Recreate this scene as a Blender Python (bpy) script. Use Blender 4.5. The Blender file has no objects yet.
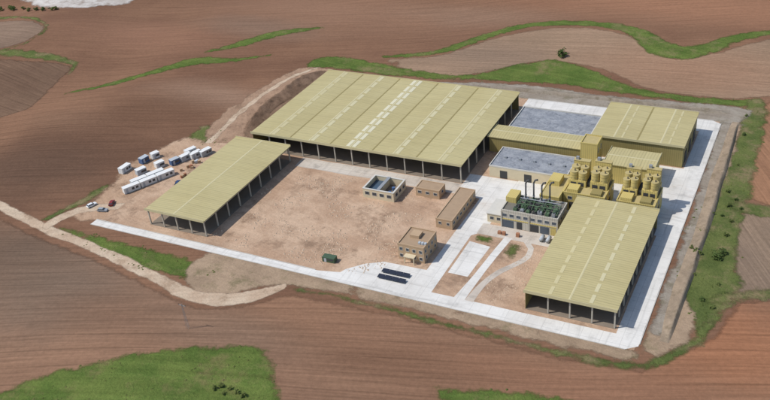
import bpy, bmesh, math, random
import numpy as np
from mathutils import Vector, Matrix, noise
from mathutils.geometry import delaunay_2d_cdt
random.seed(7)
C = bpy.context.scene.collection
CAMH = 180.0
AX = Vector((1854,-341,882)).normalized(); AY = Vector((530,600,-882)).normalized(); AZ = AX.cross(AY).normalized()
AY = AZ.cross(AX).normalized()
# ------------------------------------------------------------------ terrain relief (flat inside the works, rolling outside)
S=12.0; X0=-564.0; Y0=84.0; NX=52; NY=39
def sm(a,b,x):
    t=max(0,min(1,(x-a)/(b-a))); return t*t*(3-2*t)
def hraw(x,y):
    dx=max(-268-x,0,x+22); dy=max(188-y,0,y-372)
    d=math.hypot(dx,dy); f=sm(6,90,d)
    e=min(x-X0, X0+NX*S-x, y-Y0, Y0+NY*S-y); f*=sm(0,30,e)
    return f*(8.5*noise.noise(Vector((x/105,y/105,3.1)))+2.0*noise.noise(Vector((x/52,y/52,9.7)))+0.5)
HG=[[hraw(X0+i*S,Y0+j*S) for j in range(NY+1)] for i in range(NX+1)]
def hz(x,y):
    gx=(x-X0)/S; gy=(y-Y0)/S
    i=int(math.floor(gx)); j=int(math.floor(gy))
    if i<0 or j<0 or i>=NX or j>=NY: return 0.0
    fx=gx-i; fy=gy-j
    a=HG[i][j]; b=HG[i+1][j]; c=HG[i][j+1]; d=HG[i+1][j+1]
    return a+(b-a)*fx+(d-b)*fy if fx>=fy else a+(c-a)*fy+(d-c)*fx
def G(u,v):
    c=Vector((u-385,200-v,-882)); w=Vector((AX.dot(c),AY.dot(c),AZ.dot(c)))
    z=0
    for k in range(8):
        t=(CAMH-z)/-w.z; x,y=w.x*t,w.y*t; z=hz(x,y)
    return (x,y)
def GP(l): return [G(p[0],p[1]) for p in l]
# ------------------------------------------------------------------ materials
def L(r,g,b,k=0.95):
    f=lambda c:(c/12.92 if c<=.04045 else ((c+.055)/1.055)**2.4)
    return (f(r/255)*k,f(g/255)*k,f(b/255)*k)
class T:
    def __init__(s,name,rough=.9,spec=.2,metal=0):
        s.mat=bpy.data.materials.new(name); s.mat.use_nodes=True; s.nt=s.mat.node_tree
        s.b=s.nt.nodes['Principled BSDF']; s.b.inputs['Roughness'].default_value=rough
        s.b.inputs['Specular IOR Level'].default_value=spec; s.b.inputs['Metallic'].default_value=metal
    def put(s,a,k):
        if isinstance(a,(int,float)): k.default_value=a
        elif isinstance(a,tuple):
            k.default_value=(a+(1,))[:len(k.default_value)] if len(k.default_value)==4 else a[:3]
        else: s.nt.links.new(a,k)
    def n(s,t): return s.nt.nodes.new(t)
    def pos(s): return s.n('ShaderNodeNewGeometry').outputs['Position']
    def noise(s,vec,scale,detail=4,rough=.55,col=False):
        q=s.n('ShaderNodeTexNoise'); s.put(vec,q.inputs['Vector'])
        q.inputs['Scale'].default_value=scale; q.inputs['Detail'].default_value=detail; q.inputs['Roughness'].default_value=rough
        return q.outputs['Color' if col else 'Fac']
    def m(s,op,a,b=0.0):
        q=s.n('ShaderNodeMath'); q.operation=op; s.put(a,q.inputs[0]); s.put(b,q.inputs[1]); return q.outputs[0]
    def v(s,op,a,b=(0,0,0)):
        q=s.n('ShaderNodeVectorMath'); q.operation=op; s.put(a,q.inputs[0]); s.put(b,q.inputs[1]); return q.outputs['Value' if op=='LENGTH' else 'Vector']
    def scale(s,a,f):
        q=s.n('ShaderNodeVectorMath'); q.operation='SCALE'; s.put(a,q.inputs[0]); s.put(f,q.inputs['Scale']); return q.outputs['Vector']
    def mix(s,f,a,b):
        q=s.n('ShaderNodeMix'); q.data_type='RGBA'; s.put(f,q.inputs[0]); s.put(a,q.inputs[6]); s.put(b,q.inputs[7]); return q.outputs[2]
    def ramp(s,f,lo,hi,a=0.0,b=1.0):
        q=s.n('ShaderNodeMapRange'); q.interpolation_type='SMOOTHSTEP'; s.put(f,q.inputs[0])
        for i,x in enumerate((lo,hi,a,b)): q.inputs[i+1].default_value=x
        return q.outputs[0]
    def map(s,vec,rot=0,sc=(1,1,1)):
        q=s.n('ShaderNodeMapping'); q.inputs['Rotation'].default_value=(0,0,rot); p=s.n('ShaderNodeMapping'); p.inputs['Scale'].default_value=sc
        s.put(vec,q.inputs[0]); s.nt.links.new(q.outputs[0],p.inputs[0]); return p.outputs[0]
    def sep(s,vec):
        q=s.n('ShaderNodeSeparateXYZ'); s.put(vec,q.inputs[0]); return q.outputs
    def col(s,c): s.put(c,s.b.inputs['Base Color'])
    def bump(s,h,st=.4,dist=1.0):
        q=s.n('ShaderNodeBump'); q.inputs['Strength'].default_value=st; q.inputs['Distance'].default_value=dist
        s.put(h,q.inputs['Height']); s.nt.links.new(q.outputs[0],s.b.inputs['Normal'])
    def fade(s,width,amp=1.3,sc=.22):     # ragged, thinning edge: needs the 'edge' attribute (metres from the border)
        if not width: return
        a=s.n('ShaderNodeAttribute'); a.attribute_name='edge'
        n=s.noise(s.pos(),sc,7,.7)
        f=s.m('ADD',s.m('MINIMUM',s.m('DIVIDE',a.outputs['Fac'],width),2.0),s.m('MULTIPLY',s.m('SUBTRACT',n,.5),amp*2))
        s.put(s.ramp(f,.1,1.0),s.b.inputs['Alpha'])
    def line(s,coord,spacing,width):   # 1 on thin lines
        f=s.m('FRACT',s.m('DIVIDE',coord,spacing)); d=s.m('ABSOLUTE',s.m('SUBTRACT',f,.5))
        return s.ramp(d,.5-width/spacing,.5-width/spacing*.4)
def soil(name,a,b,ang,spots=(),fine=.26,streak=.25,warp=22,bump=.6,fade=2.5):
    t=T(name,1,.05); p=t.pos()
    w=t.scale(t.v('SUBTRACT',t.noise(p,.005,1,.5,True),(.5,.5,.5)),float(warp))
    pw=t.v('ADD',p,w)
    patch=t.noise(p,.012,8,.64)
    st=t.noise(t.map(pw,ang,(.010,.05,.0)),1,6,.62)
    st2=t.noise(t.map(pw,ang,(.015,.30,.0)),1,4,.6)
    fi=t.noise(t.map(pw,ang,(.03,.95,.0)),1,3,.65)
    cl=t.noise(p,.7,6,.75)
    f=t.ramp(t.m('ADD',t.m('MULTIPLY',patch,1-streak),t.m('MULTIPLY',st,streak)),.36,.64)
    c=t.mix(f,a,b)
    for (u,v,rx,ry,colr,k) in spots:
        x,y=G(u,v); d=t.v('LENGTH',t.v('MULTIPLY',t.v('SUBTRACT',pw,(x,y,0.0)),(1/rx,1/ry,0.0)))
        d=t.m('ADD',d,t.m('ADD',t.m('MULTIPLY',t.m('SUBTRACT',st,.5),.35),t.m('MULTIPLY',t.m('SUBTRACT',patch,.5),1.3)))
        c=t.mix(t.ramp(d,1.25,.1,0,k),c,colr)
    k=t.m('ADD',t.m('MULTIPLY',t.m('SUBTRACT',fi,.5),fine*2.8),1.0)
    k=t.m('MULTIPLY',k,t.m('ADD',t.m('MULTIPLY',t.m('SUBTRACT',st2,.5),fine*1.0),1.0))
    k=t.m('MULTIPLY',k,t.m('ADD',t.m('MULTIPLY',t.m('SUBTRACT',cl,.5),.7),1.0))
    tram=t.line(t.sep(t.map(pw,ang))[1],7.0,.4)
    k=t.m('MULTIPLY',k,t.m('SUBTRACT',1.0,t.m('MULTIPLY',tram,t.ramp(patch,.36,.62,.05,.2))))
    t.col(t.scale(c,k))
    t.bump(t.m('ADD',t.m('MULTIPLY',fi,.6),t.m('MULTIPLY',cl,.5)),bump,.5); t.fade(fade,.9)
    return t.mat
def grassmat(name,a,b,dry,ndry=.62,fade=0,ang=None):
    t=T(name,1,.05); p=t.pos()
    c=t.mix(t.ramp(t.noise(p,.08,7,.68),.38,.62),a,b)
    c=t.mix(t.ramp(t.noise(t.v('ADD',p,(50.,9.,0.)),.06,8,.72),ndry-.09,ndry+.09,0,.9),c,dry)
    n=t.noise(p,1.1,5,.75); k=t.m('ADD',t.m('MULTIPLY',n,1.0),.5)
    if ang is not None: k=t.m('MULTIPLY',k,t.m('ADD',t.m('MULTIPLY',t.noise(t.map(p,ang,(.015,.4,0)),1,4,.65),.9),.55))
    t.col(t.scale(c,k)); t.bump(n,.8,.7); t.fade(fade); return t.mat
def dirtmat(name,a,b,dark,sc=.05,rut=None,kd=.8,fade=0):
    t=T(name,1,.05); p=t.pos()
    c=t.mix(t.ramp(t.noise(p,sc,8,.7),.38,.62),a,b)
    c=t.mix(t.ramp(t.noise(t.v('ADD',p,(31.,77.,0.)),sc*1.7,7,.72),.50,.66,0,kd),c,dark)
    pw=t.v('ADD',p,t.scale(t.v('SUBTRACT',t.noise(p,.02,2,.5,True),(.5,.5,.5)),28.))
    r=t.noise(t.map(pw,rut or .25,(.02,.5,0)),1,4,.65)
    n=t.noise(p,1.1,6,.75)
    k=t.m('ADD',t.m('MULTIPLY',n,.7),t.m('ADD',t.m('MULTIPLY',r,.5),.4))
    t.col(t.scale(c,k)); t.bump(n,.6,.5); t.fade(fade); return t.mat
def concmat(name,a,b,joint=6.0,stain=.5):
    t=T(name,.85,.2); p=t.pos(); xyz=t.sep(p)
    c=t.mix(t.ramp(t.noise(p,.06,6,.65),.35,.7),a,b)
    j=t.m('MAXIMUM',t.line(xyz[0],joint,.10),t.line(xyz[1],joint,.10))
    s=t.ramp(t.noise(t.v('ADD',p,(5.,8.,0.)),.13,6,.7),.5,.75,1.0,1-stain*.55)
    k=t.m('MULTIPLY',s,t.m('SUBTRACT',1.0,t.m('MULTIPLY',j,.22)))
    k=t.m('MULTIPLY',k,t.m('ADD',t.m('MULTIPLY',t.noise(p,1.5,4,.7),.22),.89))
    pw=t.v('ADD',p,t.scale(t.v('SUBTRACT',t.noise(p,.03,2,.5,True),(.5,.5,.5)),8.))
    r=t.m('MAXIMUM',t.noise(t.map(pw,0,(.01,.55,0)),1,3,.6),t.noise(t.map(pw,0,(.55,.01,0)),1,3,.6))
    k=t.m('MULTIPLY',k,t.ramp(r,.5,.75,1.0,.82))
    d=t.ramp(t.noise(t.v('ADD',p,(90.,3.,0.)),.05,7,.72),.54,.74,0,.5)
    t.col(t.scale(t.mix(d,c,L(190,170,150)),k)); return t.mat
def roofmat(name,a,b,axis,seam=1.15,bay=5.75):
    t=T(name,.6,.25); p=t.pos(); xyz=t.sep(p); co=xyz[axis]
    wn=t.n('ShaderNodeTexWhiteNoise'); wn.noise_dimensions='1D'; t.put(t.m('FLOOR',t.m('DIVIDE',co,seam)),wn.inputs['W'])
    c=t.mix(t.ramp(t.noise(p,.035,5,.6),.3,.7),a,b)
    k=t.m('ADD',.94,t.m('MULTIPLY',wn.outputs[0],.05))
    k=t.m('SUBTRACT',k,t.m('MULTIPLY',t.line(co,seam,.22),.13))
    k=t.m('SUBTRACT',k,t.m('MULTIPLY',t.line(co,bay,.3),.08))
    k=t.m('MULTIPLY',k,t.m('ADD',t.m('MULTIPLY',t.noise(p,.5,6,.7),.16),.92))
    t.col(t.scale(c,k)); t.bump(t.line(co,seam,.2),.35,.08); return t.mat
def plain(name,c,rough=.7,var=.25,sc=.6,metal=0,spec=.3,rib=0):
    t=T(name,rough,spec,metal); p=t.pos()
    k=t.m('ADD',t.m('MULTIPLY',t.noise(p,sc,5,.65),var*2),1-var)
    if rib:
        x=t.sep(p); k=t.m('MULTIPLY',k,t.m('SUBTRACT',1.0,t.m('MULTIPLY',t.line(t.m('ADD',x[0],x[1]),rib,.14),.25)))
    t.col(t.scale(t.mix(0.0,c,c),k)); return t.mat
def foliage(name,a,b):
    t=T(name,.9,.1); p=t.pos()
    t.col(t.mix(t.ramp(t.noise(p,1.4,4,.7),.35,.65),a,b)); return t.mat
M={}
M['ground']=soil('soil_brown',L(116,86,68),L(136,103,81),-.35,[(680,8,120,40,L(152,112,87),.9),(330,10,110,40,L(145,112,90),.8),(150,35,70,30,L(141,105,84),.8),(90,150,60,40,L(103,77,61),.85),(210,100,50,20,L(146,118,98),.85),(25,170,45,35,L(99,77,63),.85),(160,115,50,25,L(112,84,66),.8),(260,25,60,20,L(132,108,91),.7),(480,15,60,20,L(140,112,92),.7),(60,120,30,16,L(127,98,78),.7)],fine=.26,fade=0)
M['south']=soil('soil_south',L(120,92,74),L(142,110,88),-.32,[(60,290,48,38,L(119,101,86),.85),(420,370,50,20,L(124,93,73),.85),(720,350,50,30,L(153,107,79),.9),(300,310,50,16,L(143,109,86),.8),(20,250,35,22,L(107,89,75),.85),(570,385,50,16,L(141,104,81),.8),(200,335,40,14,L(133,108,89),.7),(500,345,36,8,L(138,106,84),.7),(120,320,40,12,L(126,98,79),.7)],fine=.34)
M['north']=soil('soil_north',L(139,116,95),L(157,130,107),-.1,[(690,72,60,30,L(153,118,94),.7),(480,55,40,22,L(135,114,96),.8)],fine=.28)
M['westf']=soil('soil_dark',L(103,81,66),L(120,96,78),.2,fine=.28)
M['nwf']=soil('soil_grey',L(125,104,88),L(139,117,99),.1,fine=.28)
M['eastf']=soil('soil_red',L(140,104,80),L(155,116,89),1.1,fine=.32)
M['eastg']=soil('soil_east_grey',L(126,108,92),L(141,120,100),1.1,fine=.32)
M['grass']=grassmat('grass_rough',L(88,100,55),L(106,114,65),L(140,123,93),.545,2.8)
M['crop']=grassmat('crop_green',L(90,109,53),L(107,121,62),L(124,117,76),.585,3.2,-.3)
M['lush']=grassmat('grass_lush',L(86,105,50),L(104,118,60),L(131,121,84),.59,2.6,.2)
M['track']=dirtmat('track_dirt',L(200,180,156),L(186,162,138),L(158,134,111),.06,-.5,fade=1.0)
M['ramp']=dirtmat('ramp_dirt_fading',L(170,141,117),L(154,126,104),L(130,106,87),.09,.9,.9,fade=1.8)
M['pink']=dirtmat('bare_earth_fading',L(175,145,119),L(191,162,136),L(143,117,96),.055,.6,.9,fade=3.5)
M['cut']=dirtmat('cut_earth_fading',L(118,96,78),L(136,112,92),L(100,81,66),.09,.9,fade=2.5)
M['bank']=dirtmat('bank_earth_fading',L(150,129,107),L(168,145,121),L(128,116,89),.06,.2,.9,fade=2.0)
M['bankm']=dirtmat('bank_earth',L(146,130,111),L(162,144,123),L(128,114,93),.12,.9)
M['cutm']=dirtmat('cut_earth',L(114,92,75),L(134,110,91),L(98,79,65),.15,.9)
M['gravel']=dirtmat('gravel_fading',L(158,149,136),L(144,133,119),L(122,114,95),.09,fade=2.0)
M['gravelm']=dirtmat('gravel_slope',L(150,140,126),L(138,126,111),L(120,110,91),.12,.4)
M['quarry']=dirtmat('quarry_stone_fading',L(204,198,190),L(180,170,160),L(144,128,114),.05,fade=4)
M['yard']=dirtmat('yard_earth',L(176,146,121),L(198,170,144),L(146,121,100),.045,.2,.95)
M['conc']=concmat('pale_concrete',L(222,219,212),L(208,204,196))
M['conc2']=concmat('worn_concrete',L(203,194,181),L(188,176,162),5.0,.7)
M['kerb']=plain('kerb_concrete',L(190,186,178))
ROA=L(190,178,131); ROB=L(182,169,121)
M['roofY']=roofmat('roof_sheet_y',ROA,ROB,1)
M['roofX']=roofmat('roof_sheet_x',ROA,ROB,0)
M['ridge']=plain('ridge_flashing',L(197,187,146),.5,.1)
M['sky']=plain('skylight_sheet',L(201,192,153),.5,.12,.4)
M['sky2']=plain('skylight_sheet_pale',L(211,205,176),.5,.14,.4)
M['sky3']=plain('skylight_sheet_dull',L(196,185,142),.5,.12,.4)
M['yel']=plain('yellow_cladding',L(200,181,112),.6,.1,.3,rib=.8)
M['yel2']=plain('silo_cladding',L(194,176,114),.6,.12,.5)
M['yel3']=plain('silo_cap',L(180,164,114),.7,.2,.7)
M['olive']=plain('olive_cladding',L(150,137,88),.6,.15,.3,rib=.8)
M['cream']=plain('cream_render',L(206,192,162),.85,.15,.4)
M['tan']=plain('tan_brick',L(180,154,124),.9,.15,.8)
M['tanroof']=plain('tan_roof_tile',L(164,140,114),.9,.18,.5)
M['col']=plain('precast_concrete',L(176,169,155),.85,.15)
M['slab']=plain('hall_slab',L(132,120,106),.9,.25,.2)
M['blue']=dirtmat('grey_roof_gravel',L(136,140,146),L(156,159,163),L(112,116,124),.25)
M['glass']=plain('dark_glass',(.05,.06,.07),.2,.1,.6,spec=.5)
M['glassb']=plain('blue_grey_glass',L(78,88,98),.25,.15,.6,spec=.5)
M['frame']=plain('window_frame',L(200,196,186),.6,.1)
M['steel']=plain('galvanised_steel',L(158,161,163),.5,.15,.6,.3)
M['stack']=plain('dark_stack_steel',L(78,78,79),.5,.2,.8)
M['dark']=plain('dark_steel',L(66,66,66),.6,.15)
M['green']=plain('machine_green',L(88,110,82),.55,.25)
M['hutg']=plain('hut_green',L(72,92,70),.6,.2)
M['bgrey']=plain('grey_beige_cladding',L(192,186,172),.6,.1,.4,rib=.9)
M['roofgrey']=plain('grey_roof_deck',L(116,112,102),.8,.25,.6)
M['bluep']=plain('blue_paint',L(78,104,142),.5,.15)
M['panel']=plain('dark_blue_panel',L(44,48,60),.4,.15,.5,spec=.4)
M['white']=plain('white_panel',L(222,222,218),.6,.08)
M['grey']=plain('grey_panel',L(176,182,186),.6,.12)
M['water']=plain('tank_water',L(70,88,104),.2,.15,.2,spec=.5)
M['rubber']=plain('tyre_rubber',(.02,.02,.02),.9,.1)
M['lamp']=plain('lamp_glass',L(220,220,210),.2,.05)
M['brick']=plain('stacked_brick',L(164,116,88),.9,.25,1.2)
M['leaf']=foliage('leaf_dark',L(66,82,44),L(88,104,56))
M['leaf2']=foliage('leaf_olive',L(86,98,52),L(108,116,66))
M['bark']=plain('bark',L(92,74,58),.95,.2)
M['tuft']=grassmat('grass_tuft',L(84,95,50),L(102,110,60),L(132,119,86),.56)
M['stone']=plain('rubble_stone',L(190,168,144),.95,.4,.7)
for n,c in (('carw',(225,225,224)),('cars',(150,154,158)),('carr',(130,36,30)),('carb',(48,66,104)),('card',(50,52,55))): M[n]=plain('paint_'+n,L(*c),.3,.05,.5,spec=.5)
# ------------------------------------------------------------------ helpers
def tag(o,label,cat,group=None,kind=None):
    o['label']=label; o['category']=cat
    if group: o['group']=group
    if kind: o['kind']=kind
    return o
def mk(name,bm,mat,parent=None,smooth=False,rec=True):
    if rec: bmesh.ops.recalc_face_normals(bm,faces=bm.faces[:])
    me=bpy.data.meshes.new(name); bm.to_mesh(me); bm.free()
    if mat: me.materials.append(mat)
    if smooth:
        for p in me.polygons: p.use_smooth=True
    o=bpy.data.objects.new(name,me); C.objects.link(o)
    if parent: o.parent=parent
    return o
def thing(name,label,cat,loc,rz=0,group=None):
    o=bpy.data.objects.new(name,None); C.objects.link(o); o.empty_display_size=.5
    o.location=loc; o.rotation_euler=(0,0,rz); return tag(o,label,cat,group)
def part(name,bm,mat,parent,smooth=False):   # bm in world coordinates; parent chain unrotated
    r=parent
    while r.parent: r=r.parent
    bmesh.ops.translate(bm,verts=bm.verts[:],vec=-Vector(r.location))
    return mk(name,bm,mat,parent,smooth)
def B(*boxes):
    bm=bmesh.new()
    for b in boxes: box(bm,*b)
    return bm
def box(bm,x0,x1,y0,y1,z0,z1):
    v=[bm.verts.new(p) for p in ((x0,y0,z0),(x1,y0,z0),(x1,y1,z0),(x0,y1,z0),(x0,y0,z1),(x1,y0,z1),(x1,y1,z1),(x0,y1,z1))]
    for f in ((3,2,1,0),(4,5,6,7),(0,1,5,4),(1,2,6,5),(2,3,7,6),(3,0,4,7)): bm.faces.new([v[i] for i in f])
def cyl(bm,p0,p1,r0,r1=None,seg=14):
    r1=r0 if r1 is None else r1
    p0=Vector(p0); p1=Vector(p1); d=(p1-p0).normalized()
    a=d.orthogonal().normalized(); b=d.cross(a)
    r=[[bm.verts.new(p+(a*math.cos(2*math.pi*k/seg)+b*math.sin(2*math.pi*k/seg))*max(q,.01)) for k in range(seg)] for p,q in ((p0,r0),(p1,r1))]
    for k in range(seg): bm.faces.new((r[0][k],r[0][(k+1)%seg],r[1][(k+1)%seg],r[1][k]))
    bm.faces.new(r[0][::-1]); bm.faces.new(r[1])
def CY(*a,**k):
    bm=bmesh.new(); cyl(bm,*a,**k); return bm
# ------------------------------------------------------------------ ground sheets
def catmull(P,closed,step=3.0):
    n=len(P); out=[]
    rng=range(n if closed else n-1)
    for i in rng:
        p0=P[(i-1)%n] if closed or i>0 else P[i]; p1=P[i]; p2=P[(i+1)%n]; p3=P[(i+2)%n] if closed or i+2<n else P[i+1]
        m=max(1,int(math.dist(p1[:2],p2[:2])/step))
        for k in range(m):
            t=k/m
            out.append(tuple(.5*(2*b+(c-a)*t+(2*a-5*b+4*c-d)*t*t+(3*b-a-3*c+d)*t**3) for a,b,c,d in zip(p0,p1,p2,p3)))
    if not closed: out.append(tuple(P[-1]))
    return out
def dens(P,step=3.0):
    out=[]
    for i,p in enumerate(P):
        q=P[(i+1)%len(P)]; m=max(1,int(math.dist(p,q)/step))
        for k in range(m): out.append((p[0]+(q[0]-p[0])*k/m,p[1]+(q[1]-p[1])*k/m))
    return out
def jit(p,a):
    v=noise.noise_vector(Vector((p[0]/7,p[1]/7,1.7)))*a+noise.noise_vector(Vector((p[0]/2.2,p[1]/2.2,5.7)))*a*.5
    return (p[0]+v.x,p[1]+v.y)
def edgedist(pts,loop):
    A=np.array(loop); Bq=np.roll(A,-1,0); D=Bq-A; l=(D**2).sum(1)+1e-9; out=np.empty(len(pts))
    for i in range(0,len(pts),500):
        p=pts[i:i+500,None,:]-A[None]; t=np.clip((p*D[None]).sum(2)/l,0,1)
        out[i:i+500]=np.sqrt(((p-t[...,None]*D[None])**2).sum(2)).min(1)
    return out
CNT={}
def drape(name,bm,mat,z,label,cat,kind='structure',loop=None):
    bmesh.ops.triangulate(bm,faces=bm.faces[:])
    xs=[v.co.x for v in bm.verts]; ys=[v.co.y for v in bm.verts]; ds=[(v.co.x-X0)-(v.co.y-Y0) for v in bm.verts]
    flatsite=not(min(xs)<-255 or max(xs)>-30 or min(ys)<195 or max(ys)>365)
    if not flatsite:
        for lo,hi,no,f in ((min(xs)-X0,max(xs)-X0,(1,0,0),lambda k:(X0+k*S,0,0)),(min(ys)-Y0,max(ys)-Y0,(0,1,0),lambda k:(0,Y0+k*S,0)),(min(ds),max(ds),(1,-1,0),lambda k:(X0+k*S,Y0,0))):
            for k in range(math.ceil(lo/S),math.floor(hi/S)+1):
                bmesh.ops.bisect_plane(bm,geom=bm.verts[:]+bm.edges[:]+bm.faces[:],dist=1e-4,plane_co=f(k),plane_no=no)
    c=CNT.get(z,0); CNT[z]=c+1
    for v in bm.verts: v.co.z=hz(v.co.x,v.co.y)+z+c*.001
    bm.normal_update()
    for f in bm.faces:
        if f.normal.z<0: f.normal_flip()
    o=mk(name,bm,mat,None,not flatsite,False)
    if loop:
        me=o.data; co=np.empty(len(me.vertices)*3); me.vertices.foreach_get('co',co); co=co.reshape(-1,3)[:,:2]
        at=me.attributes.new('edge','FLOAT','POINT'); at.data.foreach_set('value',edgedist(co,loop).astype(np.float32))
    return tag(o,label,cat,None,kind)
def inside(p,P):
    c=False; n=len(P)
    for i in range(n):
        a,b=P[i],P[i-1]
        if (a[1]>p[1])!=(b[1]>p[1]) and p[0]<(b[0]-a[0])*(p[1]-a[1])/(b[1]-a[1])+a[0]: c=not c
    return c
def sheet(name,P,mat,z,label,cat,j=.8,smooth=True,kind='structure',grid=0):
    Q=catmull(P,True) if smooth else dens(P)
    if j: Q=[jit(p,j) for p in Q]
    n=len(Q); ex=[]
    if grid:
        x=min(p[0] for p in Q)
        while x<max(p[0] for p in Q):
            y=min(p[1] for p in Q)
            while y<max(p[1] for p in Q):
                q=(x+random.uniform(-.2,.2)*grid,y+random.uniform(-.2,.2)*grid)
                if inside(q,Q): ex.append(q)
                y+=grid
            x+=grid
    vs,_,fs,_,_,_=delaunay_2d_cdt([Vector(p) for p in Q+ex],[],[list(range(n))],1,1e-4)
    bm=bmesh.new(); bv=[bm.verts.new((p.x,p.y,0)) for p in vs]
    for f in fs: bm.faces.new([bv[i] for i in f])
    return drape(name,bm,mat,z,label,cat,kind,Q)
def strip(name,pts,mat,z,label,cat,j=.7,kind='structure',world=False):
    P=[(tuple(p[:2]) if world else G(p[0],p[1]))+(p[2],) for p in pts]; Q=catmull(P,False,2.5); bm=bmesh.new(); prev=None; lf=[];rt=[]
    for i,p in enumerate(Q):
        a=Q[max(0,i-1)]; b=Q[min(len(Q)-1,i+1)]; d=Vector((b[0]-a[0],b[1]-a[1],0)).normalized(); n=Vector((-d.y,d.x,0))*max(p[2],.2)/2
        l=jit((p[0]+n.x,p[1]+n.y),j); r=jit((p[0]-n.x,p[1]-n.y),j); lf.append(l); rt.append(r)
        c=((l[0]+r[0])/2,(l[1]+r[1])/2)
        cur=tuple(bm.verts.new((q[0],q[1],0)) for q in (l,c,r))
        if prev: bm.faces.new((prev[0],prev[1],cur[1],cur[0])); bm.faces.new((prev[1],prev[2],cur[2],cur[1]))
        prev=cur
    return drape(name,bm,mat,z,label,cat,kind,lf+rt[::-1])
# base ground to the horizon
xs=[-6000,-2500,-1100]+[X0+i*S for i in range(NX+1)]+[500,2000,6000]
ys=[-6000,-2000,-500]+[Y0+j*S for j in range(NY+1)]+[1100,2500,6000]
bm=bmesh.new(); vg=[[bm.verts.new((x,y,hz(x,y)-.10)) for y in ys] for x in xs]
for i in range(len(xs)-1):
    for j in range(len(ys)-1):
        a,b,c,d=vg[i][j],vg[i+1][j],vg[i+1][j+1],vg[i][j+1]
        bm.faces.new((a,b,c)); bm.faces.new((a,c,d))
tag(mk('ground',bm,M['ground'],None,True,False),'brown ploughed farmland rolling around the works','ground',None,'structure')
ZF,ZG,ZT,ZB,ZY,ZC=-.085,-.065,-.045,-.052,-.038,-.02
F=lambda l,m,lab,**k: sheet('field',GP(l),M[m],ZF,lab,'field',**k)
F([(-60,212),(0,216),(40,236),(95,257),(150,285),(195,306),(245,304),(290,292),(400,314),(560,356),(640,368),(712,335),(735,302),(800,295),(860,470),(-120,470)],'south','large ploughed brown field filling the foreground',j=.5,smooth=False,grid=8)
F([(-50,60),(30,60),(72,66),(60,80),(45,96),(20,112),(-50,124)],'westf','dark ploughed field at the left edge below the green bank',grid=7)
F([(-40,19),(18,20),(45,26),(30,40),(0,49),(-40,52)],'nwf','small grey brown field near the upper left corner',grid=7)
F([(385,60),(440,54),(500,36),(560,27),(625,33),(655,52),(690,57),(770,38),(830,32),(830,84),(770,97),(720,99),(650,90),(600,70),(540,62),(480,74),(430,77)],'north','pale grey brown ploughed field behind the works',grid=8)
F([(764,102),(820,95),(820,205),(748,199),(738,188),(752,140)],'eastf','reddish ploughed field at the right edge',grid=6)
F([(734,214),(820,212),(820,292),(735,296),(731,258)],'eastg','grey brown field at the right edge between two green banks',grid=6)
F([(20,-12),(145,-12),(128,3),(100,7),(62,9),(28,5)],'quarry','pale stony clearing at the upper left edge',j=2.5,grid=5)
GRASSPOLY=[]
def gs(pts,lab,m='grass',**k): return strip('grass_bank',[(a,b,w*1.3+1.6) for a,b,w in pts],M[m],ZG,lab,'grass bank',j=1.3,**k)
def gp(l,lab,m='grass',name='grass_bank',**k):
    P=GP(l); GRASSPOLY.append(P); return sheet(name,P,M[m],ZG,lab,'grass bank',j=1.5,grid=4,**k)
gs([(-25,51,5),(20,53,6),(50,57,6),(74,64,4),(66,76,1.5)],'green bank around the dark field at the left edge')
gs([(-20,16,3),(20,17,3),(46,25,2.5),(30,41,1.2),(0,50,1)],'thin green edge of the small upper left field')
gs([(62,94,1.5),(110,84,5),(160,70,6),(195,61,8),(230,60,5),(272,55,1.5)],'lower of two green banks crossing the upper left fields','lush')
gs([(203,53,2),(240,44,6),(280,33,7),(326,27,2)],'upper of two green banks crossing the upper left fields','lush')
SD=[(380,57,3),(440,51,5),(490,35,6),(530,25,6),(580,23,7),(630,29,8),(655,44,12),(675,52,12),(705,49,9),(740,37,6),(800,30,5)]
gs(SD,'long curving green bank sweeping across the upper right fields','lush')
gp([(470,74),(520,63),(560,59),(590,68),(640,87),(700,96),(766,100),(764,107),(700,104),(620,94),(560,85),(500,82),(440,80),(400,77),(330,69),(305,68),(318,57),(350,57),(420,70)],'green margin behind the works along the north field','lush')
gp([(745,100),(769,103),(763,150),(755,192),(748,212),(742,260),(742,295),(718,326),(697,343),(682,300),(676,270),(681,235),(695,210),(712,185),(728,150)],'broad grassy slope beyond the right side of the works')
gs([(728,203,5),(750,208,7),(805,217,6)],'green strip between the two fields at the right edge')
gs([(700,302,3),(735,297,5),(805,291,5)],'green strip under the lower field at the right edge')
gs([(712,318,3),(695,342,3.5),(640,365,3),(560,352,2.2),(480,332,2),(400,312,2.2),(330,295,1.6),(284,288,1.2)],'thin green verge along the foreground edge of the works')
gp([(54,225),(76,229),(140,244),(222,268),(212,275),(186,280),(140,269),(95,251),(62,236)],'green wedge between the track and the access road','lush')
gs([(38,222,3),(75,205,3.5),(112,183,3)],'green verge beside the site cabins')
gp([(185,143),(200,126),(216,124),(230,140),(214,152)],'small grass patch behind the container row')
gp([(-60,412),(0,390),(60,367),(150,349),(215,344),(258,343),(275,356),(283,400),(290,450),(-60,450)],'green crop field in the lower left corner','crop','field')
gp([(424,386),(470,387),(520,390),(577,400),(590,420),(470,415)],'small green crop patch on the bottom edge','crop','field')
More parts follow.
